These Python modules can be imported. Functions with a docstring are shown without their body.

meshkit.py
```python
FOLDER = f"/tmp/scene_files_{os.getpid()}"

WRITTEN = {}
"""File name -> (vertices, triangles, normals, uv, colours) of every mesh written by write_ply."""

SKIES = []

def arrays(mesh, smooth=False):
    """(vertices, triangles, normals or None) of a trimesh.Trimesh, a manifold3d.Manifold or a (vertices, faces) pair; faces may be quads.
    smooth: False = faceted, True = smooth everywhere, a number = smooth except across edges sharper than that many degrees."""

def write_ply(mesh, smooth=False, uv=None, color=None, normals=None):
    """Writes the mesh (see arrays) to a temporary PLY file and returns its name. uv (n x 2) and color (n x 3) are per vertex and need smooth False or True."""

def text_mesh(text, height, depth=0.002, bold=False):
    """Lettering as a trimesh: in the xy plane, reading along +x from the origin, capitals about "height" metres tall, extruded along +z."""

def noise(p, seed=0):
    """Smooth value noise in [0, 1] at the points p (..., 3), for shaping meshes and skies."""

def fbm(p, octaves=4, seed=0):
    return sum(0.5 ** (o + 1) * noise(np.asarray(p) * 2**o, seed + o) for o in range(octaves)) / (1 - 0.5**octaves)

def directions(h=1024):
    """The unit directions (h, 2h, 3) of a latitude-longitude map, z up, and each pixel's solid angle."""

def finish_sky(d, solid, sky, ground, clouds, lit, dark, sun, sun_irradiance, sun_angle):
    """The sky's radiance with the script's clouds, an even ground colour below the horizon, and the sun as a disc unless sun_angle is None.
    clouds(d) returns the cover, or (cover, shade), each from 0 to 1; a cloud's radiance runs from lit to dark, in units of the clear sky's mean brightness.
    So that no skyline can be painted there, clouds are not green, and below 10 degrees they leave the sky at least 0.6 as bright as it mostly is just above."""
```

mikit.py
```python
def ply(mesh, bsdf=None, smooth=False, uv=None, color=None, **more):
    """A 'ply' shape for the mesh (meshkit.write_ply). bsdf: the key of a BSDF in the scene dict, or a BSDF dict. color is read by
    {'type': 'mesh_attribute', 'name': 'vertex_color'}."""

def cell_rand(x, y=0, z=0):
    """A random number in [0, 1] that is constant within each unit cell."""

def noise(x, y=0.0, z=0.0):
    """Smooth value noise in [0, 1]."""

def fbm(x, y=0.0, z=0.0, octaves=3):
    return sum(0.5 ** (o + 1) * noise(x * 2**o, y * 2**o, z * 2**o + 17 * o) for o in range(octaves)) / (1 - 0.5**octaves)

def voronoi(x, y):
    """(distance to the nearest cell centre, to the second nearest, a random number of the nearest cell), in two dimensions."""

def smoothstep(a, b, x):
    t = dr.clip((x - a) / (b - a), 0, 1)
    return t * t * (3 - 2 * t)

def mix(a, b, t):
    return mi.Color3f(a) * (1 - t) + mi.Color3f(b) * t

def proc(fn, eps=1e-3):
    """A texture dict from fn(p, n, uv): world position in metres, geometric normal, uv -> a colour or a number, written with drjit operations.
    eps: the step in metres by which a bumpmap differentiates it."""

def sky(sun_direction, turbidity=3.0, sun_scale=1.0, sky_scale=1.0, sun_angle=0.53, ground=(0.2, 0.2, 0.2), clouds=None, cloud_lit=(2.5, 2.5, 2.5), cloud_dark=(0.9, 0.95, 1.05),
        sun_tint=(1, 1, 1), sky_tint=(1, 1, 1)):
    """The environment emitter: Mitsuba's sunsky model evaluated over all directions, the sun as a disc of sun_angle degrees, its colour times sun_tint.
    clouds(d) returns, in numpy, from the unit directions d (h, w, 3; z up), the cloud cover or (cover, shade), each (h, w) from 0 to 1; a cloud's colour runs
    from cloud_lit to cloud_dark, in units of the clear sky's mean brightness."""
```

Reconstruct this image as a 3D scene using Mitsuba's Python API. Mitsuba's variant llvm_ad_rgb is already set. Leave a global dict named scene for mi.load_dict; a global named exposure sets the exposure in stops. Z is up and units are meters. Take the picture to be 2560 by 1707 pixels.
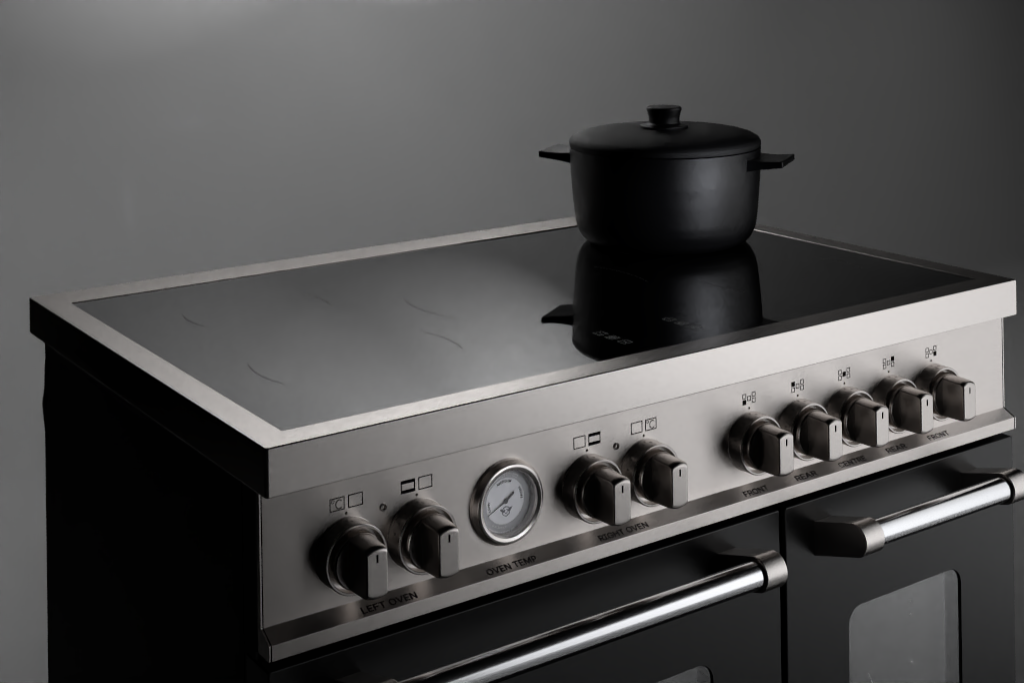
import math
import numpy as np
import trimesh
import drjit as dr
import mitsuba as mi
import meshkit
import mikit
from mikit import ply, proc, noise, fbm, smoothstep
from shapely.geometry import Polygon, box as sbox, Point
from shapely import affinity
from shapely.ops import unary_union

T = mi.ScalarTransform4f
PI = math.pi
scene, labels = {}, {}
Z0 = 0.9                                   # height of the worktop; the cooker is 1 m wide along x, its front at y = 0

# ---------------------------------------------------------------- camera (level, shifted lens)
CAM = np.array([-0.5318, -1.1538, 0.4275 + Z0])
YAW, ROLL, F = 0.6012, 0.0149, 3723.5
fwd = np.array([math.sin(YAW), math.cos(YAW), 0.0])
right = np.array([math.cos(YAW), -math.sin(YAW), 0.0])
upv = math.sin(ROLL) * right + math.cos(ROLL) * np.array([0, 0, 1.0])
scene['camera'] = {
    'type': 'perspective', 'fov': math.degrees(2 * math.atan(1280 / F)), 'fov_axis': 'x',
    'principal_point_offset_y': (853.5 + 159.3) / 1707, 'near_clip': 0.05, 'far_clip': 60.0,
    'to_world': T().look_at(origin=CAM.tolist(), target=(CAM + fwd).tolist(), up=upv.tolist())}
exposure = 0.0


def rgb(*c):
    return {'type': 'rgb', 'value': list(c) if len(c) == 3 else [c[0]] * 3}


# ---------------------------------------------------------------- lamps
SB_X, SB_Y, SB_Z, SB_W, SB_H = 2.0, -1.80, Z0 + 0.20, 1.70, 1.08       # long softbox to the right of the cooker


def softbox_glow(p, n, uv):
    a = dr.abs(2 * uv.x - 1)
    w = (1 - smoothstep(0.87, 1.02, a)) * (1 - smoothstep(0.84, 1.02, uv.y))
    return mi.Color3f(0.99, 1.0, 1.015) * (0.10 + 0.90 * w) * (0.74 + 0.38 * smoothstep(0.10, 0.50, uv.x) - 0.40 * smoothstep(0.50, 0.95, uv.x))


wall_point = lambda x, z: np.array([x, 1.7, z + Z0])
SPOTS = [
    # position, target on the backdrop, intensity, cutoff, beam: five snoots behind the cooker, aimed at the paper
    ((2.152, 0.844, Z0 + 0.831), wall_point(1.351, 0.661), 20.8, 16.1, 1.9),
    ((1.709, 0.799, Z0 + 1.437), wall_point(0.918, 0.894), 10.6, 18.5, 12.7),
    ((0.150, 0.961, Z0 + 1.824), wall_point(1.176, 0.620), 13.4, 36.03, 12.4),
    ((-1.599, 0.781, Z0 - 0.098), wall_point(-0.166, -0.307), 9.9, 36.03, 10.0),
    ((2.60, 0.90, Z0 + 0.90), wall_point(2.95, -0.45), 0.40, 36.0, 8.0),
]
for k, (o, t, i, c, b) in enumerate(SPOTS):
    scene['spot_light_%03d' % k if k else 'spot_light'] = {
        'type': 'spot', 'intensity': rgb(i, i, i), 'cutoff_angle': c, 'beam_width': b,
        'to_world': T().look_at(origin=list(o), target=t.tolist(), up=[0, 0, 1])}

# a narrow gridded lamp in front, slightly cool, on the pot's wall alone
scene['pot_light'] = {'type': 'spot', 'intensity': rgb(19.0, 19.6, 21.4), 'cutoff_angle': 2.15, 'beam_width': 0.25,
                      'to_world': T().look_at(origin=[1.12, -2.40, Z0 + 0.40], target=[0.80, 0.333, Z0 + 0.082], up=[0, 0, 1])}

# an added spot that brightens the thermometer dial; no such lamp is known
scene['added_dial_light'] = {'type': 'spot', 'intensity': rgb(3.4, 3.45, 3.6), 'cutoff_angle': 1.15, 'beam_width': 0.5,
                       'to_world': T().look_at(origin=[0.95, -2.0, Z0 + 0.35], target=[0.2545, 0.0215, Z0 - 0.1076], up=[0, 0, 1])}

# ---------------------------------------------------------------- materials


def streak(p):
    """Brushing of the steel: long fine streaks along x."""
    a = noise(p.x * 6, p.y * 900, p.z * 900)
    b = noise(p.x * 25 + 7, p.y * 2600, p.z * 2600)
    return a * 0.6 + b * 0.4


def steel_tone(p, n, uv):
    v = 0.96 + 0.045 * streak(p) + 0.03 * (fbm(p.x * 9, p.y * 9, p.z * 9) - 0.5)
    return mi.Color3f(0.80, 0.750, 0.718) * v


def steel_rough(p, n, uv):
    return 0.36 + 0.06 * (noise(p.x * 12, p.y * 300, p.z * 300) - 0.5)


def metal(haze=0.04, film=(0.34, 0.325, 0.31), **kw):
    """Brushed metal: a rough mirror with a little of the dull film that handling leaves on it."""
    return {'type': 'twosided', 'bsdf': {'type': 'blendbsdf', 'weight': haze, 'bsdf_0': {'type': 'roughconductor', 'material': 'none', 'distribution': 'beckmann', **kw},
                                         'bsdf_1': {'type': 'diffuse', 'reflectance': rgb(*film)}}}


scene['m_steel'] = metal(haze=0.08, film=(0.42, 0.40, 0.38), alpha_u=0.085, alpha_v=proc(steel_rough), specular_reflectance=proc(steel_tone))
scene['m_steel_top'] = metal(alpha_u=0.10, alpha_v=0.085, specular_reflectance=rgb(0.80, 0.755, 0.725))
scene['m_steel_satin'] = metal(alpha=0.13, specular_reflectance=rgb(0.76, 0.72, 0.69))
scene['m_steel_knob'] = metal(alpha=0.085, specular_reflectance=rgb(0.59, 0.555, 0.53))
scene['m_chrome'] = {'type': 'twosided', 'bsdf': {'type': 'roughconductor', 'material': 'none', 'distribution': 'ggx', 'alpha': 0.025,
                                                  'specular_reflectance': rgb(0.93, 0.935, 0.95)}}
scene['m_hob'] = {'type': 'twosided', 'bsdf': {'type': 'plastic', 'int_ior': 1.55, 'diffuse_reflectance': rgb(0.004)}}
scene['m_zone'] = {'type': 'twosided', 'bsdf': {'type': 'diffuse', 'reflectance': rgb(0.11)}}
scene['m_touch'] = {'type': 'twosided', 'bsdf': {'type': 'diffuse', 'reflectance': rgb(0.60)}}
scene['m_enamel'] = {'type': 'twosided', 'bsdf': {'type': 'roughplastic', 'int_ior': 1.5, 'alpha': 0.14, 'diffuse_reflectance': rgb(0.010, 0.010, 0.0105)}}
scene['m_side'] = {'type': 'twosided', 'bsdf': {'type': 'roughplastic', 'int_ior': 1.3, 'alpha': 0.3, 'diffuse_reflectance': rgb(0.003)}}
scene['m_black'] = {'type': 'twosided', 'bsdf': {'type': 'diffuse', 'reflectance': rgb(0.006)}}
scene['m_gasket'] = {'type': 'twosided', 'bsdf': {'type': 'roughplastic', 'int_ior': 1.4, 'alpha': 0.3, 'diffuse_reflectance': rgb(0.008)}}
scene['m_ink'] = {'type': 'twosided', 'bsdf': {'type': 'diffuse', 'reflectance': rgb(0.006, 0.005, 0.006)}}
scene['m_pane'] = {'type': 'thindielectric', 'int_ior': 1.52}
scene['m_oven_pane'] = {'type': 'thindielectric', 'int_ior': 2.1}
scene['m_back_pane'] = {'type': 'twosided', 'bsdf': {'type': 'plastic', 'int_ior': 1.8, 'diffuse_reflectance': rgb(0.006)}}
scene['m_dial'] = {'type': 'twosided', 'bsdf': {'type': 'diffuse', 'reflectance': rgb(0.90, 0.90, 0.93)}}
scene['m_dial_band'] = {'type': 'twosided', 'bsdf': {'type': 'diffuse', 'reflectance': rgb(0.50, 0.50, 0.52)}}
scene['m_white'] = {'type': 'twosided', 'bsdf': {'type': 'diffuse', 'reflectance': rgb(0.80)}}
scene['m_grey_ink'] = {'type': 'twosided', 'bsdf': {'type': 'diffuse', 'reflectance': rgb(0.16, 0.16, 0.18)}}
scene['m_needle'] = {'type': 'twosided', 'bsdf': {'type': 'roughplastic', 'alpha': 0.3, 'diffuse_reflectance': rgb(0.03, 0.028, 0.035)}}


def pot_bump(p, n, uv):
    return noise(p.x * 900, p.y * 900, p.z * 900) + 0.6 * noise(p.x * 450 + 3, p.y * 450, p.z * 450)


def pot_tone(p, n, uv):
    s = noise(p.x * 1200, p.y * 1200, p.z * 1200)
    return mi.Color3f(0.011, 0.011, 0.012) * (0.7 + 0.6 * s)




def pot_sheen(p, n, uv):
    return mi.Color3f(1, 1, 1) * (0.66 + 0.34 * smoothstep(0.25, 0.75, 0.6 * noise(p.x * 420, p.y * 420, p.z * 420) + 0.4 * noise(p.x * 900 + 9, p.y * 900, p.z * 900)))


scene['m_pot'] = {'type': 'twosided', 'bsdf': {'type': 'bumpmap', 'arbitrary': proc(pot_bump, eps=4e-4), 'scale': 0.000045,
                                               'bsdf': {'type': 'roughplastic', 'int_ior': 1.6, 'alpha': 0.22, 'specular_reflectance': proc(pot_sheen), 'diffuse_reflectance': proc(pot_tone)}}}
scene['m_pot_lid'] = {'type': 'twosided', 'bsdf': {'type': 'bumpmap', 'arbitrary': proc(pot_bump, eps=4e-4), 'scale': 0.00010,
                                                   'bsdf': {'type': 'roughplastic', 'int_ior': 1.38, 'alpha': 0.36, 'diffuse_reflectance': proc(pot_tone)}}}
scene['m_pot_handle'] = {'type': 'twosided', 'bsdf': {'type': 'roughplastic', 'int_ior': 1.5, 'alpha': 0.22, 'diffuse_reflectance': rgb(0.009, 0.009, 0.010)}}


def paper(p, n, uv):
    return mi.Color3f(0.36, 0.36, 0.36) * (0.985 + 0.03 * fbm(p.x * 7, p.y * 7, p.z * 7))


scene['m_paper'] = {'type': 'twosided', 'bsdf': {'type': 'diffuse', 'reflectance': proc(paper)}}
scene['m_floor'] = {'type': 'twosided', 'bsdf': {'type': 'diffuse', 'reflectance': rgb(0.04)}}
scene['m_board'] = {'type': 'twosided', 'bsdf': {'type': 'diffuse', 'reflectance': rgb(0.82)}}
scene['m_lamp_cloth'] = {'type': 'twosided', 'bsdf': {'type': 'diffuse', 'reflectance': rgb(0.01)}}

# ---------------------------------------------------------------- helpers
count = {}


def numbered(key):
    n = count.get(key, 0)
    count[key] = n + 1
    return key if n == 0 else '%s_%03d' % (key, n)


def put(key, shape, **info):
    key = numbered(key)
    scene[key] = shape
    if info:
        labels[key] = info
    return key


def shift(m, dx=0.0, dy=0.0, dz=0.0):
    m = m.copy()
    m.apply_translation([dx, dy, dz])
    return m


def join(ms):
    return trimesh.util.concatenate(list(ms))


def up(m):
    return shift(m, dz=Z0)


def steel(mesh, bsdf='m_steel', angle=30, lift=True):
    """A shape with uv laid so that u runs along x: the brushing direction."""
    if lift:
        mesh = up(mesh)
    m = trimesh.graph.smooth_shade(mesh, angle=math.radians(angle), facet_minarea=None)
    v, f = np.array(m.vertices), np.array(m.faces)
    uv = np.stack([v[:, 0] + 0.013 * v[:, 1] * 0, v[:, 2] + 0.71 * v[:, 1]], 1)
    return ply((v, f), bsdf, smooth=True, uv=uv)


def solid(mesh, bsdf, angle=30, lift=True):
    return ply(up(mesh) if lift else mesh, bsdf, smooth=angle)


def loft(rings, cap0=True, cap1=True, closed=True):
    """Joins rings (n x 3, equal counts) one to the next."""
    n = len(rings[0])
    v = np.concatenate(rings)
    f = []
    for a in range(len(rings) - 1):
        for i in range(n if closed else n - 1):
            j = (i + 1) % n
            p, q, r, s = a * n + i, a * n + j, (a + 1) * n + j, (a + 1) * n + i
            f += [[p, q, r], [p, r, s]]
    f = list(f)
    v = list(v)
    for use, base, rev in ((cap0, 0, True), (cap1, (len(rings) - 1) * n, False)):
        if use:
            c = len(v)
            v.append(np.mean(rings[0] if rev else rings[-1], axis=0))
            for i in range(n):
                j = (i + 1) % n
                f.append([base + j, base + i, c] if rev else [base + i, base + j, c])
    m = trimesh.Trimesh(np.array(v), np.array(f), process=False)
    m.merge_vertices()
    m.fix_normals()
    return m


def lathe(profile, n=96, axis='z', center=(0, 0, 0)):
    """Revolves (radius, height) pairs round the axis; axis 'y': height runs along -y (towards the front)."""
    t = np.linspace(0, 2 * PI, n, endpoint=False)
    rings = []
    for r, h in profile:
        r = max(r, 1e-5)
        if axis == 'z':
            rings.append(np.stack([r * np.cos(t), r * np.sin(t), 0 * t + h], 1))
        else:
            rings.append(np.stack([r * np.cos(t), 0 * t - h, r * np.sin(t)], 1))
    m = loft(rings, False, False)
    m.apply_translation(center)
    return m


def fillet(pts, radii, k=5):
    """An open polyline whose inner corners are rounded."""
    pts = [np.array(p, float) for p in pts]
    out = [pts[0]]
    for i in range(1, len(pts) - 1):
        a, b, c = pts[i - 1], pts[i], pts[i + 1]
        r = radii[i - 1]
        if r <= 0:
            out.append(b)
            continue
        u, v = (a - b) / np.linalg.norm(a - b), (c - b) / np.linalg.norm(c - b)
        half = math.acos(max(-1, min(1, u @ v))) / 2
        d = min(r / math.tan(half), 0.45 * np.linalg.norm(a - b), 0.45 * np.linalg.norm(c - b))
        p, q = b + u * d, b + v * d
        for s in np.linspace(0, 1, k + 1):
            out.append((1 - s) ** 2 * p + 2 * s * (1 - s) * b + s * s * q)
    out.append(pts[-1])
    return np.array(out)


def rrect(x0, x1, y0, y1, r, k=6):
    """Rounded rectangle, counter-clockwise, 4 (k + 1) points."""
    pts = []
    for cx, cy, a in ((x1 - r, y1 - r, 0), (x0 + r, y1 - r, 90), (x0 + r, y0 + r, 180), (x1 - r, y0 + r, 270)):
        for s in np.linspace(0, 90, k + 1):
            pts.append((cx + r * math.cos(math.radians(a + s)), cy + r * math.sin(math.radians(a + s))))
    return np.array(pts)


def extrude_x(profile_yz, x0, x1, cap=False):
    """An open polyline in the yz plane swept along x."""
    p = np.asarray(profile_yz)
    a = np.stack([np.full(len(p), x0), p[:, 0], p[:, 1]], 1)
    b = np.stack([np.full(len(p), x1), p[:, 0], p[:, 1]], 1)
    n = len(p)
    v = np.concatenate([a, b])
    f = []
    for i in range(n - 1):
        f += [[i, i + 1, n + i + 1], [i, n + i + 1, n + i]]
    return trimesh.Trimesh(v, np.array(f), process=False)


def poly_xz(poly, y, thick):
    """A shapely polygon drawn in (x, z), extruded from y towards the front by thick."""
    m = trimesh.creation.extrude_polygon(poly, thick, engine='earcut')
    v = m.vertices.copy()
    m.vertices = np.stack([v[:, 0], y - v[:, 2], v[:, 1]], 1)
    m.fix_normals()
    return m


def polys(shape):
    return [g for g in getattr(shape, 'geoms', [shape]) if g.area > 1e-12]


def print_xz(shape, y, thick=0.00025):
    return join([poly_xz(g, y, thick) for g in polys(shape)])


def box_mesh(x0, x1, y0, y1, z0, z1):
    m = trimesh.creation.box((x1 - x0, y1 - y0, z1 - z0))
    m.apply_translation([(x0 + x1) / 2, (y0 + y1) / 2, (z0 + z1) / 2])
    return m


def flat_text(text, width, height, bold=False, thick=0.0002):
    """Lettering in the xy plane, centred, scaled to the given width and cap height."""
    m = meshkit.text_mesh(text, 1.0, 0.5, bold)
    (x0, y0, _), (x1, y1, _) = m.bounds
    v = m.vertices - [(x0 + x1) / 2, (y0 + y1) / 2, 0]
    m.vertices = v * [width / (x1 - x0), height / (y1 - y0), thick / 0.5]
    return m


# ================================================================= the backdrop: paper swept from wall to floor
W_Y, COVE = 1.7, 0.34
prof = [(0.30, -Z0)]
for s in np.linspace(0, 90, 25):
    a = math.radians(s)
    prof.append((W_Y - COVE + COVE * math.sin(a), -Z0 + COVE - COVE * math.cos(a)))
prof.append((W_Y, 2.9))
put('studio_backdrop', solid(extrude_x(prof, -0.06, 5.0), 'm_paper', 40),
    label='plain grey paper backdrop curving from wall to floor behind the cooker', category='backdrop', kind='structure')

put('studio_floor', solid(box_mesh(-4.0, 5.5, -5.0, 3.0, -Z0 - 0.05, -Z0 - 0.004), 'm_floor', False),
    label='dark smooth studio floor under the cooker', category='floor', kind='structure')

# the softbox, right of the frame
q = np.array([[SB_X, SB_Y - SB_W, SB_Z - SB_H], [SB_X, SB_Y + SB_W, SB_Z - SB_H], [SB_X, SB_Y + SB_W, SB_Z + SB_H], [SB_X, SB_Y - SB_W, SB_Z + SB_H]])
scene['softbox__diffuser'] = ply((q, np.array([[0, 2, 1], [0, 3, 2]])), 'm_lamp_cloth', smooth=False, uv=np.array([[0, 0], [1, 0], [1, 1], [0, 1.0]]),
                                 emitter={'type': 'area', 'radiance': proc(softbox_glow)})
scene['softbox__housing'] = ply(box_mesh(SB_X + 0.004, SB_X + 0.16, SB_Y - SB_W - 0.02, SB_Y + SB_W + 0.02, SB_Z - SB_H - 0.02, SB_Z + SB_H + 0.02), 'm_lamp_cloth')
labels['softbox'] = {'label': 'large white studio softbox standing to the right of the cooker', 'category': 'studio lamp'}

# a white board on the floor throws the softbox's light back up at the doors
board_mesh = box_mesh(-0.83, 0.83, -1.0, 1.0, -0.006, 0.006)
board_mesh.apply_transform(trimesh.transformations.rotation_matrix(math.atan2(0.30, 1.60), [0, 1, 0]))
board_mesh.apply_translation([1.16, -1.20, 0.175])
put('reflector_board', ply(board_mesh, 'm_board'),
    label='white reflector board leaning low on the floor in front of the cooker', category='reflector board')

# ================================================================= the cooker
C = 'range_cooker'
labels[C] = {'label': 'wide black and brushed steel range cooker with flat glass hob and two oven doors', 'category': 'cooker'}
D, H = 0.6673, 0.0427
MX, NY, EY = 0.0315, 0.0333, 0.6089         # opening of the worktop frame
GLASS = -0.0014

# worktop frame: rings from the lower outer edge over the top to the inner bevel
K = 6


def ring(inset, z, r):
    p = rrect(inset, 1 - inset, inset, D - inset, r, K)
    return np.column_stack([p, np.full(len(p), z)])


def hole(grow, z, r=0.0015):
    p = rrect(MX + grow, 1 - MX - grow, NY + grow, EY - grow, r, K)
    return np.column_stack([p, np.full(len(p), z)])


R0 = 0.0035
rings = [hole(0.0, -H), ring(0.0015, -H, 0.0022), ring(0.0004, -H + 0.0004, 0.003), ring(0, -H + 0.0014, R0)]
for a in np.linspace(0, 90, 6):
    e = 0.0016
    rings.append(ring(e * (1 - math.cos(math.radians(a))), -e + e * math.sin(math.radians(a)), R0 - e * 0.8 * (1 - math.cos(math.radians(a)))))
rings += [hole(-0.0002, 0.0), hole(0.0004, -0.0002), hole(0.0016, -0.0012), hole(0.0018, -0.0022)]
put(C + '__worktop_frame', steel(loft(rings, False, False), 'm_steel_top', 28))
# black seal and the glass
put(C + '__hob', solid(box_mesh(MX - 0.002, 1 - MX + 0.002, NY - 0.002, EY + 0.002, GLASS - 0.004, GLASS), 'm_hob', False))


def arc_mesh(cx, cy, r, a0, a1, w=0.0010):
    t = np.radians(np.linspace(a0, a1, 24))
    lo, hi = r - w / 2, r + w / 2
    v = np.concatenate([np.stack([cx + lo * np.cos(t), cy + lo * np.sin(t), 0 * t + GLASS + 0.00015], 1), np.stack([cx + hi * np.cos(t), cy + hi * np.sin(t), 0 * t + GLASS + 0.00015], 1)])
    n = len(t)
    f = []
    for i in range(n - 1):
        f += [[i, n + i, n + i + 1], [i, n + i + 1, i + 1]]
    return trimesh.Trimesh(v, np.array(f), process=False)


ARCS = [(0.197, 0.442, 0.103, 0.020, 18), (0.1975, 0.203, 0.135, 0.0265, 18), (0.5, 0.327, 0.166, 0.015, 19.5),
        (0.803, 0.442, 0.103, 0.020, 18), (0.8025, 0.203, 0.135, 0.0265, 18)]
for cx, cy, r, off, half in ARCS:
    put(C + '__hob__zone_mark', solid(arc_mesh(cx + off, cy, r, 180 - half, 180 + half), 'm_zone', False))
    put(C + '__hob__zone_mark', solid(arc_mesh(cx - off, cy, r, -half, half), 'm_zone', False))


def frame2d(x0, x1, y0, y1, w, r=0.0):
    o = sbox(x0, y0, x1, y1)
    if r:
        o = o.buffer(-r).buffer(r)
    return o.difference(o.buffer(-w, join_style=2))


def on_glass(shape):
    ms = []
    for g in polys(shape):
        m = trimesh.creation.extrude_polygon(g, 0.0001, engine='earcut')
        m.apply_translation([0, 0, GLASS + 0.0001])
        ms.append(m)
    return join(ms)


def touch_icon(cx, cy, kind):
    s = 0.0061
    o = frame2d(cx - s, cx + s, cy - s, cy + s, 0.0009)
    if kind == 0:
        g = sbox(cx - 0.0004, cy - 0.0026, cx + 0.0004, cy + 0.0026)
    elif kind == 1:
        g = Point(cx, cy).buffer(0.0036).difference(Point(cx, cy).buffer(0.0024)).union(sbox(cx - 0.0004, cy, cx + 0.0004, cy + 0.0036))
    else:
        g = Polygon([(cx - 0.0022, cy - 0.004), (cx + 0.0012, cy - 0.0004), (cx - 0.0004, cy + 0.0002), (cx + 0.0026, cy + 0.0042), (cx - 0.0014, cy + 0.0006), (cx + 0.0002, cy - 0.0002)]).buffer(0.0004)
    return o.union(g)


for cx in (0.4495, 0.5465):
    for k, cy in enumerate((0.1195, 0.0987, 0.0777)):
        put(C + '__hob__touch_symbol', solid(on_glass(touch_icon(cx, cy, k)), 'm_touch', False))

# carcass: side seen from the left, its rear edge bulging below the worktop
side = Polygon([(0.060, -H + 0.002), (0.620, -H + 0.002), (0.6195, -0.062), (0.6230, -0.080), (0.6250, -0.100), (0.6320, -0.115), (0.6345, -0.122), (0.6300, -0.135), (0.6245, -0.152), (0.6290, -0.80), (0.060, -0.80)])


def poly_yz(poly, x0, x1):
    m = trimesh.creation.extrude_polygon(poly, x1 - x0, engine='earcut')
    v = m.vertices.copy()
    m.vertices = np.stack([x0 + v[:, 2], v[:, 0], v[:, 1]], 1)
    m.fix_normals()
    return m


put(C + '__carcass', solid(poly_yz(side, 0.0045, 0.9955), 'm_side', False))
front_edge = Polygon([(0.022, -H + 0.002), (0.070, -H + 0.002), (0.070, -0.80), (0.036, -0.80), (0.036, -0.186), (0.022, -0.170)])
put(C + '__side_panel', solid(poly_yz(front_edge, 0.0050, 0.0070), 'm_side', False))
put(C + '__side_panel', solid(poly_yz(front_edge, 0.9930, 0.9950), 'm_side', False))
put(C + '__plinth', solid(box_mesh(0.02, 0.98, 0.09, 0.58, -0.88, -0.80), 'm_black', False))
for fx, fy in ((0.06, 0.12), (0.94, 0.12), (0.06, 0.55), (0.94, 0.55)):
    put(C + '__foot', solid(shift(trimesh.creation.cylinder(0.022, 0.03, sections=24), fx, fy, -0.885), 'm_black'))

# control panel: folded sheet with a sloping shelf and a lip
P, ZB, P2, Z1, Z2 = 0.0195, 0.1593, 0.0033, 0.1681, 0.1822
fold = fillet([(P, -0.030), (P, -ZB), (P2, -Z1), (P2, -Z2), (P + 0.022, -Z2 - 0.0004)], [0.0016, 0.0012, 0.0012])
GX, GZ = 0.2559, -0.1076
zt, zb_ = fold[0][1], fold[1][1]
hole_c = Point(GX, GZ).buffer(0.0330, 32)
flat_v, flat_f = trimesh.creation.triangulate_polygon(sbox(0.0052, zb_, 0.9940, zt).difference(hole_c), engine='earcut')
flat_m = trimesh.Trimesh(np.stack([flat_v[:, 0], np.full(len(flat_v), P), flat_v[:, 1]], 1), flat_f, process=False)
if flat_m.face_normals[0][1] > 0:
    flat_m.invert()
bend = extrude_x(fold[1:], 0.0052, 0.9940)
if bend.face_normals[-1][2] > 0:
    bend.invert()
panel_m = join([flat_m, bend])
panel_m.merge_vertices()
put(C + '__control_panel', steel(panel_m, 'm_steel', 25))
prof_full = np.vstack([fold[:-1], [(P + 0.006, -Z2 + 0.0008), (P + 0.006, -0.030)]])
endp = Polygon(prof_full).buffer(0)
for x0, x1 in ((0.0026, 0.0040), (0.9955, 0.9971)):
    put(C + '__control_panel__end_plate', steel(poly_yz(endp, x0, x1), 'm_steel_satin', 20))

# printed pictograms on the panel: (x, z) in metres
PY = P - 0.00002
LW = 0.0009


def pict_box(x, kind):
    x0, x1, z0, z1 = x, x + 0.0148, -0.0757, -0.0640
    s = frame2d(x0, x1, z0, z1, LW, 0.0004)
    if kind == 'bars':
        s = s.union(sbox(x0, z1 - 0.0030, x1, z1)).union(sbox(x0, z0, x1, z0 + 0.0030))
    if kind == 'temp':
        s = s.union(Point(x0 + 0.0031, z1 - 0.0029).buffer(0.0016).difference(Point(x0 + 0.0031, z1 - 0.0029).buffer(0.0011)))
        c = Point(0, 0).buffer(1.0, 24).difference(Point(0, 0).buffer(0.79, 24)).difference(Polygon([(0, 0), (2, 1.9), (2, -1.9)]))
        s = s.union(affinity.translate(affinity.scale(c, 0.0038, 0.0043, origin=(0, 0)), x0 + 0.0094, (z0 + z1) / 2 - 0.0003))
    return s


def hob_pict(x, filled):
    """Five small squares laid out as the zones of the hob; filled: which one this knob works."""
    w, h = 0.0052, 0.0052
    cs = [(-0.0068, 0.0030), (-0.0068, -0.0034), (0, 0), (0.0068, 0.0034), (0.0068, -0.0030)]
    s = []
    for k, (a, b) in enumerate(cs):
        X, Z = x + a, -0.0692 + b
        o = sbox(X - w / 2, Z - h / 2, X + w / 2, Z + h / 2)
        s.append(o if k == filled else o.difference(o.buffer(-0.00072, join_style=2)))
    return unary_union(s)


KNOBS = [0.0860, 0.1584, 0.3534, 0.4256, 0.5710, 0.6435, 0.7166, 0.7898, 0.8632]
picts = [[(0.0697, 'temp'), (0.0880, '')], [(0.1419, 'bars'), (0.1603, '')], [(0.3369, ''), (0.3554, 'bars')], [(0.4092, ''), (0.4277, 'temp')]]
for (xa, ka), (xb, kb) in picts:
    put(C + '__control_panel__pictogram', solid(print_xz(pict_box(xa, ka), PY), 'm_ink', False))
    put(C + '__control_panel__pictogram', solid(print_xz(pict_box(xb, kb), PY), 'm_ink', False))
for x, fl in zip(KNOBS[4:], (1, 0, 2, 3, 4)):
    put(C + '__control_panel__pictogram', solid(print_xz(hob_pict(x, fl), PY), 'm_ink', False))
for x in KNOBS:
    put(C + '__control_panel__index_dot', solid(print_xz(Point(x, -0.0796).buffer(0.00125), PY), 'm_ink', False))

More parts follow.
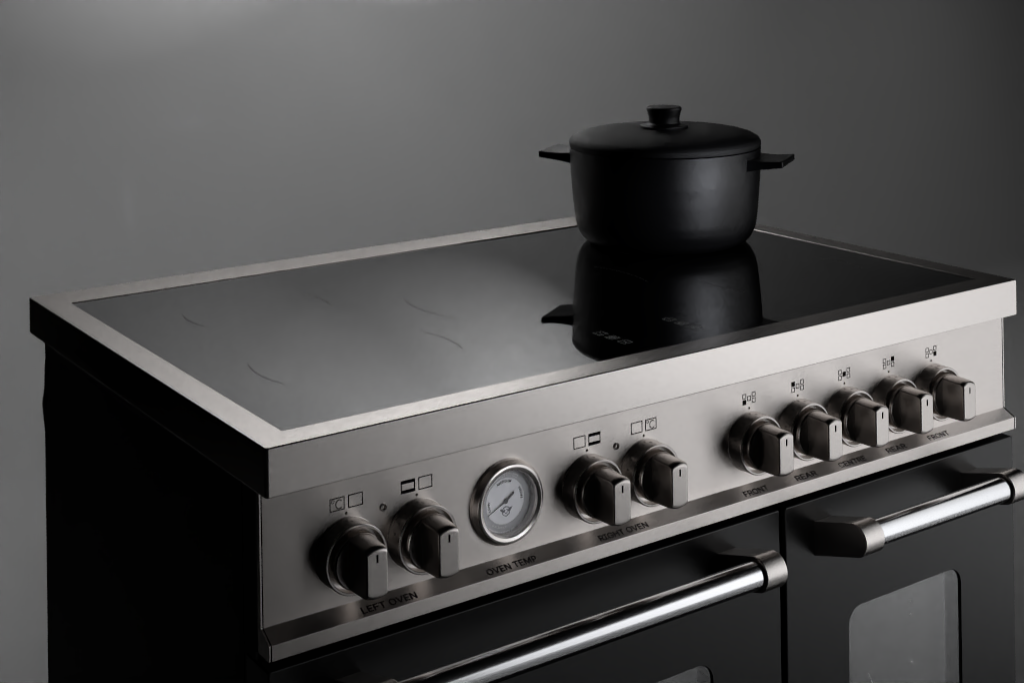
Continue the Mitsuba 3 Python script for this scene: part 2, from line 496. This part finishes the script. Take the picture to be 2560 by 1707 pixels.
# words on the sloping shelf
sl = np.array([0.0, P - P2, Z1 - ZB])
sl /= np.linalg.norm(sl)
nrm = np.array([0, -sl[2], sl[1]])
M4 = np.eye(4)
M4[:3, 0], M4[:3, 1], M4[:3, 2] = [1, 0, 0], sl, nrm
for text, x0, x1 in (('LEFT OVEN', 0.0945, 0.1505), ('OVEN TEMP', 0.2270, 0.2835), ('RIGHT OVEN', 0.3593, 0.4203), ('FRONT', 0.5525, 0.5870), ('REAR', 0.6285, 0.6600),
                     ('CENTRE', 0.6955, 0.7375), ('REAR', 0.7735, 0.8050), ('FRONT', 0.8445, 0.8795)):
    m = flat_text(text, x1 - x0, 0.0070, True)
    M4[:3, 3] = np.array([(x0 + x1) / 2, 0.0094, -0.16478]) + nrm * 0.00002
    m.apply_transform(M4)
    put(C + '__control_panel__caption', solid(m, 'm_ink', False))


# hex-socket screws
def screw_mesh():
    cap = lathe([(0.0034, 0.0), (0.0034, 0.0012), (0.0030, 0.0016), (0.0021, 0.0016)], 32, 'y')
    t = np.linspace(0, 2 * PI, 7)[:-1] + 0.2
    hexr = [np.stack([0.0021 * np.cos(t), 0 * t - 0.0016, 0.0021 * np.sin(t)], 1), np.stack([0.0018 * np.cos(t), 0 * t + 0.0004, 0.0018 * np.sin(t)], 1)]
    return join([cap, loft(hexr, False, True)])


for x in (0.1233, 0.3901):
    put(C + '__control_panel__screw', steel(shift(screw_mesh(), x, P, -0.0828), 'm_steel_knob'))

# ---- knobs
KZ, KR = -0.1145, 0.0312
DEPTH = P                                    # the skirt reaches y = 0
skirt = lathe([(0.0316, 0.0), (0.0316, 0.0008), (0.0312, 0.0010), (0.0310, DEPTH - 0.0012), (0.0307, DEPTH - 0.0004), (0.0301, DEPTH), (0.0286, DEPTH), (0.0282, DEPTH - 0.0003), (0.0280, DEPTH - 0.0012),
               (0.0280, DEPTH - 0.0095), (0.0240, DEPTH - 0.0100)], 96, 'y')


def knob_grip():
    """A round hub and, in front of it, a bar as tall as the hub: rings of equal counts from back to front."""
    rh = 0.0247
    hub = lathe([(rh, DEPTH - 0.0105), (rh, DEPTH + 0.0040), (rh - 0.0004, DEPTH + 0.0052), (rh - 0.0013, DEPTH + 0.0060), (0.0100, DEPTH + 0.0060), (1e-5, DEPTH + 0.0060)], 96, 'y')
    wing = DEPTH + 0.0055
    rb, w, front = 0.0242, 0.0110, DEPTH + 0.0360
    bar = Point(0, 0).buffer(rb, 64).intersection(sbox(-w, -1, w, 1))
    bar = bar.buffer(-0.0016).buffer(0.0016, 12)
    ln = bar.exterior
    base = np.array([ln.interpolate(s, normalized=True).coords[0] for s in np.linspace(0, 1, 161)[:-1]])
    rings = []

    def section(ix, iz, h):
        sc = np.array([(w - ix) / w, (rb - iz) / rb])
        p = base * sc
        return np.stack([p[:, 0], np.full(len(p), -h), p[:, 1]], 1)
    for h in np.linspace(wing - 0.012, front - 0.0065, 6):
        k = (h - wing) / (front - wing)
        rings.append(section(0.0004 * max(k, 0), 0.0010 * max(k, 0), h))
    for a in np.linspace(0, 90, 10)[1:]:
        s, c = math.sin(math.radians(a)), math.cos(math.radians(a))
        # tall rounding over the ends, a tight one along the sides
        hz = front - 0.0065 + 0.0065 * s
        rings.append(section(0.0004 + 0.0016 * (1 - math.sqrt(max(0, 1 - s ** 8))), 0.0010 + 0.0048 * (1 - c), hz))
    rings.append(section(0.0045, 0.0090, front))
    return hub, loft(rings, False, True)


hub_m, bar_m = knob_grip()
mark_m = print_xz(affinity.translate(sbox(-0.0007, -0.0031, 0.0007, 0.0031).buffer(0.0003), 0, 0.0131), -(DEPTH + 0.0360) + 0.00004, 0.0002)


def skirt_scale():
    ms = []
    for k, txt in enumerate(['0', '1', '2', '3', '4', '5', '6', '7', '8', '9']):
        ang = math.radians(90 - 36 * k)
        rr = 0.0311
        m = flat_text(txt, 0.0020, 0.0032, True, 0.0001)
        v = m.vertices.copy()
        # letters read from the front: their tops point back to the panel
        th = ang - v[:, 0] / rr
        r = rr + 0.00003 + v[:, 2]
        m.vertices = np.stack([r * np.cos(th), -(DEPTH * 0.55) + v[:, 1], r * np.sin(th)], 1)
        m.fix_normals()
        ms.append(m)
        tk = flat_text('l', 0.0009, 0.0022, True, 0.0001)
        v = tk.vertices.copy()
        th = ang - math.radians(18) - v[:, 0] / rr
        r = rr + 0.00003 + v[:, 2]
        tk.vertices = np.stack([r * np.cos(th), -(DEPTH * 0.55) + v[:, 1], r * np.sin(th)], 1)
        tk.fix_normals()
        ms.append(tk)
    return join(ms)


def knob_shape(m, bsdf, angle=30):
    return solid(m, bsdf, angle)


s_hub, s_bar, s_skirt = knob_shape(hub_m, 'm_steel_knob', 35), knob_shape(bar_m, 'm_steel_knob', 32), knob_shape(skirt, 'm_steel_knob', 30)
s_mark, s_scale = solid(mark_m, 'm_ink', False), solid(skirt_scale(), 'm_ink', False)
for x in KNOBS:
    at = T().translate([x, P, KZ])
    k = put(C + '__knob', {**s_bar, 'to_world': at})
    for nm, sh in (('hub', s_hub), ('skirt', s_skirt), ('pointer_mark', s_mark), ('scale_marks', s_scale)):
        scene[k + '__' + nm] = {**sh, 'to_world': at}
    labels[k + '__scale_marks'] = {'kind': 'stuff'}

# ---- oven thermometer
GT = C + '__thermometer'
bez = fillet([(0.0404, 0.0), (0.0400, 0.0040), (0.0372, 0.0096), (0.0345, 0.0104), (0.0312, 0.0090), (0.0302, 0.0060), (0.0300, -0.0060)], [0.0012, 0.0022, 0.0020, 0.0016, 0.0010])
put(GT, solid(shift(lathe([tuple(p) for p in bez], 128, 'y'), GX, P, GZ), 'm_steel_satin', 40))
DY = P + 0.0010
dial = lathe([(0.0218, 0.0), (1e-5, 0.0)], 96, 'y')
put(GT + '__dial', solid(shift(dial, GX, DY, GZ), 'm_dial', False))
band = lathe([(0.0301, -0.0002), (0.0218, -0.0001)], 96, 'y')
put(GT + '__scale_band', solid(shift(band, GX, DY, GZ), 'm_dial_band', False))


def ring_arc(r0, r1, a0, a1):
    t = np.radians(np.linspace(a0, a1, 60))
    return Polygon(np.concatenate([np.stack([r1 * np.cos(t), r1 * np.sin(t)], 1), np.stack([r0 * np.cos(t), r0 * np.sin(t)], 1)[::-1]]))


def on_dial(shape, lift=0.00015):
    return shift(print_xz(affinity.translate(shape, GX, GZ), DY - lift, 0.0001))


put(GT + '__scale_ring', solid(on_dial(ring_arc(0.0211, 0.0218, -255, 75)), 'm_white', False))
put(GT + '__scale_ring', solid(on_dial(ring_arc(0.0285, 0.0291, -160, -70)), 'm_white', False))
segs = [ring_arc(0.0232, 0.0262, a, a + 15).difference(ring_arc(0.0238, 0.0256, a + 1.6, a + 13.4)) for a in (54, 72, 90, 108, 126)]
put(GT + '__scale_ring', solid(on_dial(unary_union(segs)), 'm_white', False))


def dial_word(text, r, mid, h, w, inward=False):
    m = flat_text(text, w, h, True, 0.0001)
    v = m.vertices.copy()
    if inward:
        th, rr = math.radians(mid) + v[:, 0] / r, r - v[:, 1]
    else:
        th, rr = math.radians(mid) - v[:, 0] / r, r + v[:, 1]
    m.vertices = np.stack([GX + rr * np.cos(th), DY - 0.00018 - v[:, 2], GZ + rr * np.sin(th)], 1)
    m.fix_normals()
    return m


put(GT + '__caption', solid(dial_word('LOW', 0.0188, 186, 0.0026, 0.0098), 'm_ink', False))
put(GT + '__caption', solid(dial_word('MEDIUM', 0.0188, 93, 0.0026, 0.0165), 'm_ink', False))
put(GT + '__caption', solid(dial_word('HIGH', 0.0188, 14, 0.0026, 0.0116), 'm_ink', False))
put(GT + '__caption', solid(dial_word('MADE IN ITALY', 0.0246, -108, 0.0017, 0.0165, True), 'm_white', False))
# winged emblem
wing_l = Polygon([(-0.0018, 0.0006), (-0.0040, 0.0026), (-0.0072, 0.0034), (-0.0064, 0.0016), (-0.0050, 0.0002), (-0.0026, -0.0010)])
wing_r = affinity.scale(wing_l, -1, 1, origin=(0, 0))
rim_e = Point(0, 0).buffer(0.0047).difference(Point(0, 0).buffer(0.0038))
core = Polygon([(-0.0022, 0.0018), (0.0022, 0.0018), (0.0020, -0.0008), (0, -0.0027), (-0.0020, -0.0008)])
emb = affinity.translate(unary_union([wing_l, wing_r, rim_e, core.difference(core.buffer(-0.0007))]), 0.0008, -0.0098)
put(GT + '__emblem', solid(on_dial(emb), 'm_grey_ink', False))
tip, tail = np.array([-0.0205, -0.0097]), np.array([0.0093, 0.0067])
d = tip / np.linalg.norm(tip)
nn = np.array([-d[1], d[0]])
needle = unary_union([Polygon([tip + nn * 0.0003, tip - nn * 0.0003, -nn * 0.0007, nn * 0.0007]), Polygon([nn * 0.0008, -nn * 0.0008, tail - nn * 0.0010, tail + nn * 0.0010]).buffer(0.0003), Point(0, 0).buffer(0.0026)])
put(GT + '__needle', solid(on_dial(needle, 0.0012), 'm_needle', False))
glass = lathe([(0.0303, 0.0), (1e-5, 0.0)], 64, 'y')
put(GT + '__glass', solid(shift(glass, GX, P - 0.0052, GZ), 'm_pane', False))

# ---- oven doors
YD, DT, DZ1, DZ0 = 0.0080, 0.044, -0.1922, -0.780


def door(x0, x1, wx0, wx1, wz1=-0.3255, wz0=-0.640, wr=0.0205):
    e = 0.0014
    rings = []
    for a in np.linspace(0, 90, 5):
        s, c = math.sin(math.radians(a)), math.cos(math.radians(a))
        p = rrect(x0 + e * (1 - c), x1 - e * (1 - c), DZ0 + e * (1 - c), DZ1 - e * (1 - c), 0.0022, 5)
        rings.append(np.stack([p[:, 0], np.full(len(p), YD + e * (1 - s)), p[:, 1]], 1))
    p0 = rrect(x0, x1, DZ0, DZ1, 0.0022, 5)
    rings = [np.stack([p0[:, 0], np.full(len(p0), YD + DT), p0[:, 1]], 1)] + rings
    edge = loft(rings, False, False)
    outer = rings[-1][:, [0, 2]]
    h0 = rrect(wx0, wx1, wz0, wz1, wr, 10)
    face_poly = Polygon(outer, [h0])
    v, f = trimesh.creation.triangulate_polygon(face_poly, engine='earcut')
    face = trimesh.Trimesh(np.stack([v[:, 0], np.full(len(v), YD), v[:, 1]], 1), f, process=False)
    if face.face_normals[0][1] > 0:
        face.invert()
    hr = []
    for inset, y in ((0, YD), (0.0003, YD + 0.0003), (0.0006, YD + 0.0012), (0.0006, YD + 0.0030)):
        hp = rrect(wx0 + inset, wx1 - inset, wz0 + inset, wz1 - inset, wr, 10)
        hr.append(np.stack([hp[:, 0], np.full(len(hp), y), hp[:, 1]], 1))
    reveal = loft(hr, False, False)
    k = put(C + '__oven_door', solid(join([face, edge]), 'm_enamel', 30))
    scene[k + '__window_trim'] = solid(reveal, 'm_gasket', 30)
    tun = []
    for inset, y in ((0.0006, YD + 0.0031), (0.0006, YD + DT - 0.004)):
        hp = rrect(wx0 + inset, wx1 - inset, wz0 + inset, wz1 - inset, wr, 10)
        tun.append(np.stack([hp[:, 0], np.full(len(hp), y), hp[:, 1]], 1))
    scene[k + '__window_channel'] = solid(loft(tun, False, False), 'm_black', 30)
    win = Polygon(rrect(wx0 + 0.0008, wx1 - 0.0008, wz0 + 0.0008, wz1 - 0.0008, wr, 10))
    for n_, (y, b) in enumerate(((YD + 0.0026, 'm_oven_pane'), (YD + 0.0120, 'm_oven_pane'), (YD + 0.0260, 'm_back_pane'))):
        v, f = trimesh.creation.triangulate_polygon(win, engine='earcut')
        m = trimesh.Trimesh(np.stack([v[:, 0], np.full(len(v), y), v[:, 1]], 1), f, process=False)
        if m.face_normals[0][1] > 0:
            m.invert()
        scene[k + '__window_pane' + ('_%03d' % n_ if n_ else '')] = solid(m, b, False)
    return k


def painted_glints(key, spots, glint_line):
    """Reflections in the glass, painted as white dots and a line on the inner pane."""
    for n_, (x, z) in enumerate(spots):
        scene[key + '__window_painted_glint' + ('_%03d' % n_ if n_ else '')] = solid(print_xz(affinity.scale(Point(x, z).buffer(0.0011), 1.25, 0.8), YD + 0.0119), 'm_white', False)
    (xa, za), (xb, zb2) = glint_line
    scene[key + '__window_painted_streak'] = solid(print_xz(Polygon([(xa, za), (xa + 0.0006, za), (xb + 0.0008, zb2), (xb, zb2)]), YD + 0.0119), 'm_white', False)  # this thin line is a painted reflection as well


DOOR_L = door(0.0035, 0.6022, 0.098, 0.5045)
DOOR_R = door(0.6108, 0.9965, 0.7060, 0.8970)
painted_glints(DOOR_R, [(0.8205, -0.3519), (0.8205, -0.3666), (0.8217, -0.4223)], ((0.7489, -0.4144), (0.7575, -0.4330)))

# ---- handles
HY, HZ, HR, BR = -0.0500, -0.2185, 0.0177, 0.0139
WZC, WHB = -0.2352, 0.0188                     # where the arm meets the door


def bracket(x0, x1):
    """An arm rising from the door to a round nose; its outline swept along x with softened side edges."""
    # outline, from the lower rear corner round the nose to the upper rear corner
    dvec = np.array([HY - YD, HZ - WZC])
    ang = math.atan2(dvec[1], -dvec[0])
    pts = [(YD - 0.0002, WZC - WHB)]
    for a in np.linspace(-90 + math.degrees(ang) * 0.6, 90 + math.degrees(ang), 29):
        r = math.radians(a)
        pts.append((HY - HR * math.cos(r), HZ + HR * math.sin(r)))
    pts.append((YD - 0.0002, WZC + WHB))
    pg = Polygon(pts)
    rings = []
    for inset, x in ((0.0014, x0), (0.0005, x0 + 0.0003), (0, x0 + 0.0012), (0, x1 - 0.0012), (0.0005, x1 - 0.0003), (0.0014, x1)):
        c = np.array(pts)
        cen = np.array([-0.020, -0.2265])
        out = []
        for (y, z) in c:
            dv = cen - np.array([y, z])
            dv[0] = dv[0] if y < -0.03 else 0
            L = np.linalg.norm(dv)
            out.append(np.array([y, z]) + dv / max(L, 1e-9) * inset)
        out = np.array(out)
        rings.append(np.stack([np.full(len(out), x), out[:, 0], out[:, 1]], 1))
    return loft(rings, True, True)


def handle(xa0, xa1, xb0, xb1):
    n = 64
    t = np.linspace(0, 2 * PI, n, endpoint=False)
    bar = loft([np.stack([np.full(n, x), HY + BR * np.cos(t), HZ + BR * np.sin(t)], 1) for x in (xa1 - 0.004, xb0 + 0.004)], False, False)
    k = put(C + '__door_handle', solid(bar, 'm_chrome', True))
    for i, (x0, x1) in enumerate(((xa0, xa1), (xb0, xb1))):
        scene[k + '__bracket' + ('_001' if i else '')] = solid(bracket(x0, x1), 'm_steel_satin', 28)
        xs = (x1 - 0.0002, x1 + 0.0012) if i == 0 else (x0 - 0.0012, x0 + 0.0002)
        g = loft([np.stack([np.full(n, x), HY + r * np.cos(t), HZ + r * np.sin(t)], 1) for x, r in ((xs[0], BR), (xs[0], 0.0148), (xs[1], 0.0148), (xs[1], BR))], False, False)
        scene[k + '__seal_ring' + ('_001' if i else '')] = solid(g, 'm_gasket', 30)


handle(0.0655, 0.0940, 0.5110, 0.5393)
handle(0.6538, 0.6827, 0.9001, 0.9290)

# ================================================================= the pot on the hob
PX, PYY = 0.8240, 0.4520
POT = 'cooking_pot'
labels[POT] = {'label': 'matt black lidded cooking pot standing on the right rear of the glass hob', 'category': 'pot'}
G0 = GLASS + 0.0002
SEAM = 0.1315
prof = fillet([(1e-4, G0), (0.1035, G0), (0.1120, 0.0030), (0.1184, 0.0085), (0.1246, 0.0210), (0.1273, 0.0360), (0.1300, 0.0650), (0.1319, 0.0900), (0.1336, SEAM - 0.0006)], [0.004, 0.02, 0.03, 0.05, 0.1, 0.2, 0.2], 8)
prof = np.vstack([prof, [(0.1332, SEAM - 0.0002), (0.1316, SEAM), (0.1280, SEAM - 0.0006), (0.1260, SEAM - 0.01)]])
put(POT + '__body', solid(shift(lathe([tuple(p) for p in prof], 160), PX, PYY, 0), 'm_pot', 35))
rr = np.linspace(0, 1, 60)
lid = [(0.1250, SEAM + 0.0004), (0.1318, SEAM + 0.0004), (0.1333, SEAM + 0.0010), (0.1337, SEAM + 0.0022), (0.1337, 0.1385)]
for s in np.linspace(0.999, 0.0, 70):
    lid.append((0.1337 * s, 0.1385 + 0.0155 * (1 - s ** 5.5) ** 0.55 + 0.0025 * (1 - s ** 2)))
put(POT + '__lid', solid(shift(lathe(lid, 160), PX, PYY, 0), 'm_pot_lid', 40))
LT = 0.1565
kp = fillet([(1e-4, LT - 0.002), (0.0325, LT - 0.001), (0.0336, LT + 0.0035), (0.0235, LT + 0.0050), (0.0212, LT + 0.0075), (0.0218, LT + 0.0155), (0.0247, LT + 0.0262), (0.0240, LT + 0.0292), (1e-4, LT + 0.0302)],
            [0.001, 0.0012, 0.004, 0.003, 0.02, 0.0015, 0.004], 6)
put(POT + '__lid__knob', solid(shift(lathe([tuple(p) for p in kp], 96), PX, PYY, 0), 'm_pot_handle', 40))


def pot_handle(phi):
    """A flat ear: outline widening to the tip, gently dished, with rounded edges."""
    us = np.linspace(0, 1, 22)                  # along the ear, from the wall to the tip
    nv = 25
    V = []
    for sgn in (1, -1):
        pass
    top, bot = [], []
    for u in us:
        rad = 0.124 + u * 0.0505
        half = 0.0345 + 0.0045 * u + 0.006 * (1 - u) ** 3
        zt = 0.1215 - 0.0014 * math.sin(PI * u)
        th = 0.0118 - 0.0028 * u + 0.005 * (1 - u) ** 3
        top.append((rad, half, zt))
        bot.append((rad, half, zt - th))
    rings = []
    for (rad, half, zt), (_, _, zb) in zip(top, bot):
        c = 0.0022
        sec = fillet([(0, zt), (half, zt), (half, zb), (-half, zb), (-half, zt), (-1e-6, zt)], [c, c, c, c], 4)
        rings.append((rad, sec))
    out = []
    for k, (rad, sec) in enumerate(rings):
        out.append(np.stack([np.full(len(sec), rad), sec[:, 0], sec[:, 1]], 1))
    # rounded tip
    rad, sec = rings[-1]
    zc = sec[:, 1].mean()
    for s in (0.35, 0.7, 0.92, 1.0):
        k = 1 - (1 - math.sqrt(1 - s * s * 0.999)) * 0.35
        out.append(np.stack([np.full(len(sec), rad + 0.0020 * s), sec[:, 0] * (1 - 0.05 * (1 - k) * 2), zc + (sec[:, 1] - zc) * k], 1))
    m = loft(out, False, True)
    c, s = math.cos(phi), math.sin(phi)
    v = m.vertices
    # the tip line bows a little outward
    rx = v[:, 0] - 0.04 * (v[:, 1] / 0.039) ** 2 * 0.035 * np.clip((v[:, 0] - 0.124) / 0.05, 0, 1)
    m.vertices = np.stack([PX + rx * c - v[:, 1] * s, PYY + rx * s + v[:, 1] * c, v[:, 2]], 1)
    m.fix_normals()
    return m


for ph in (math.radians(-57), math.radians(123)):
    put(POT + '__handle', solid(pot_handle(ph), 'm_pot_handle', 40))
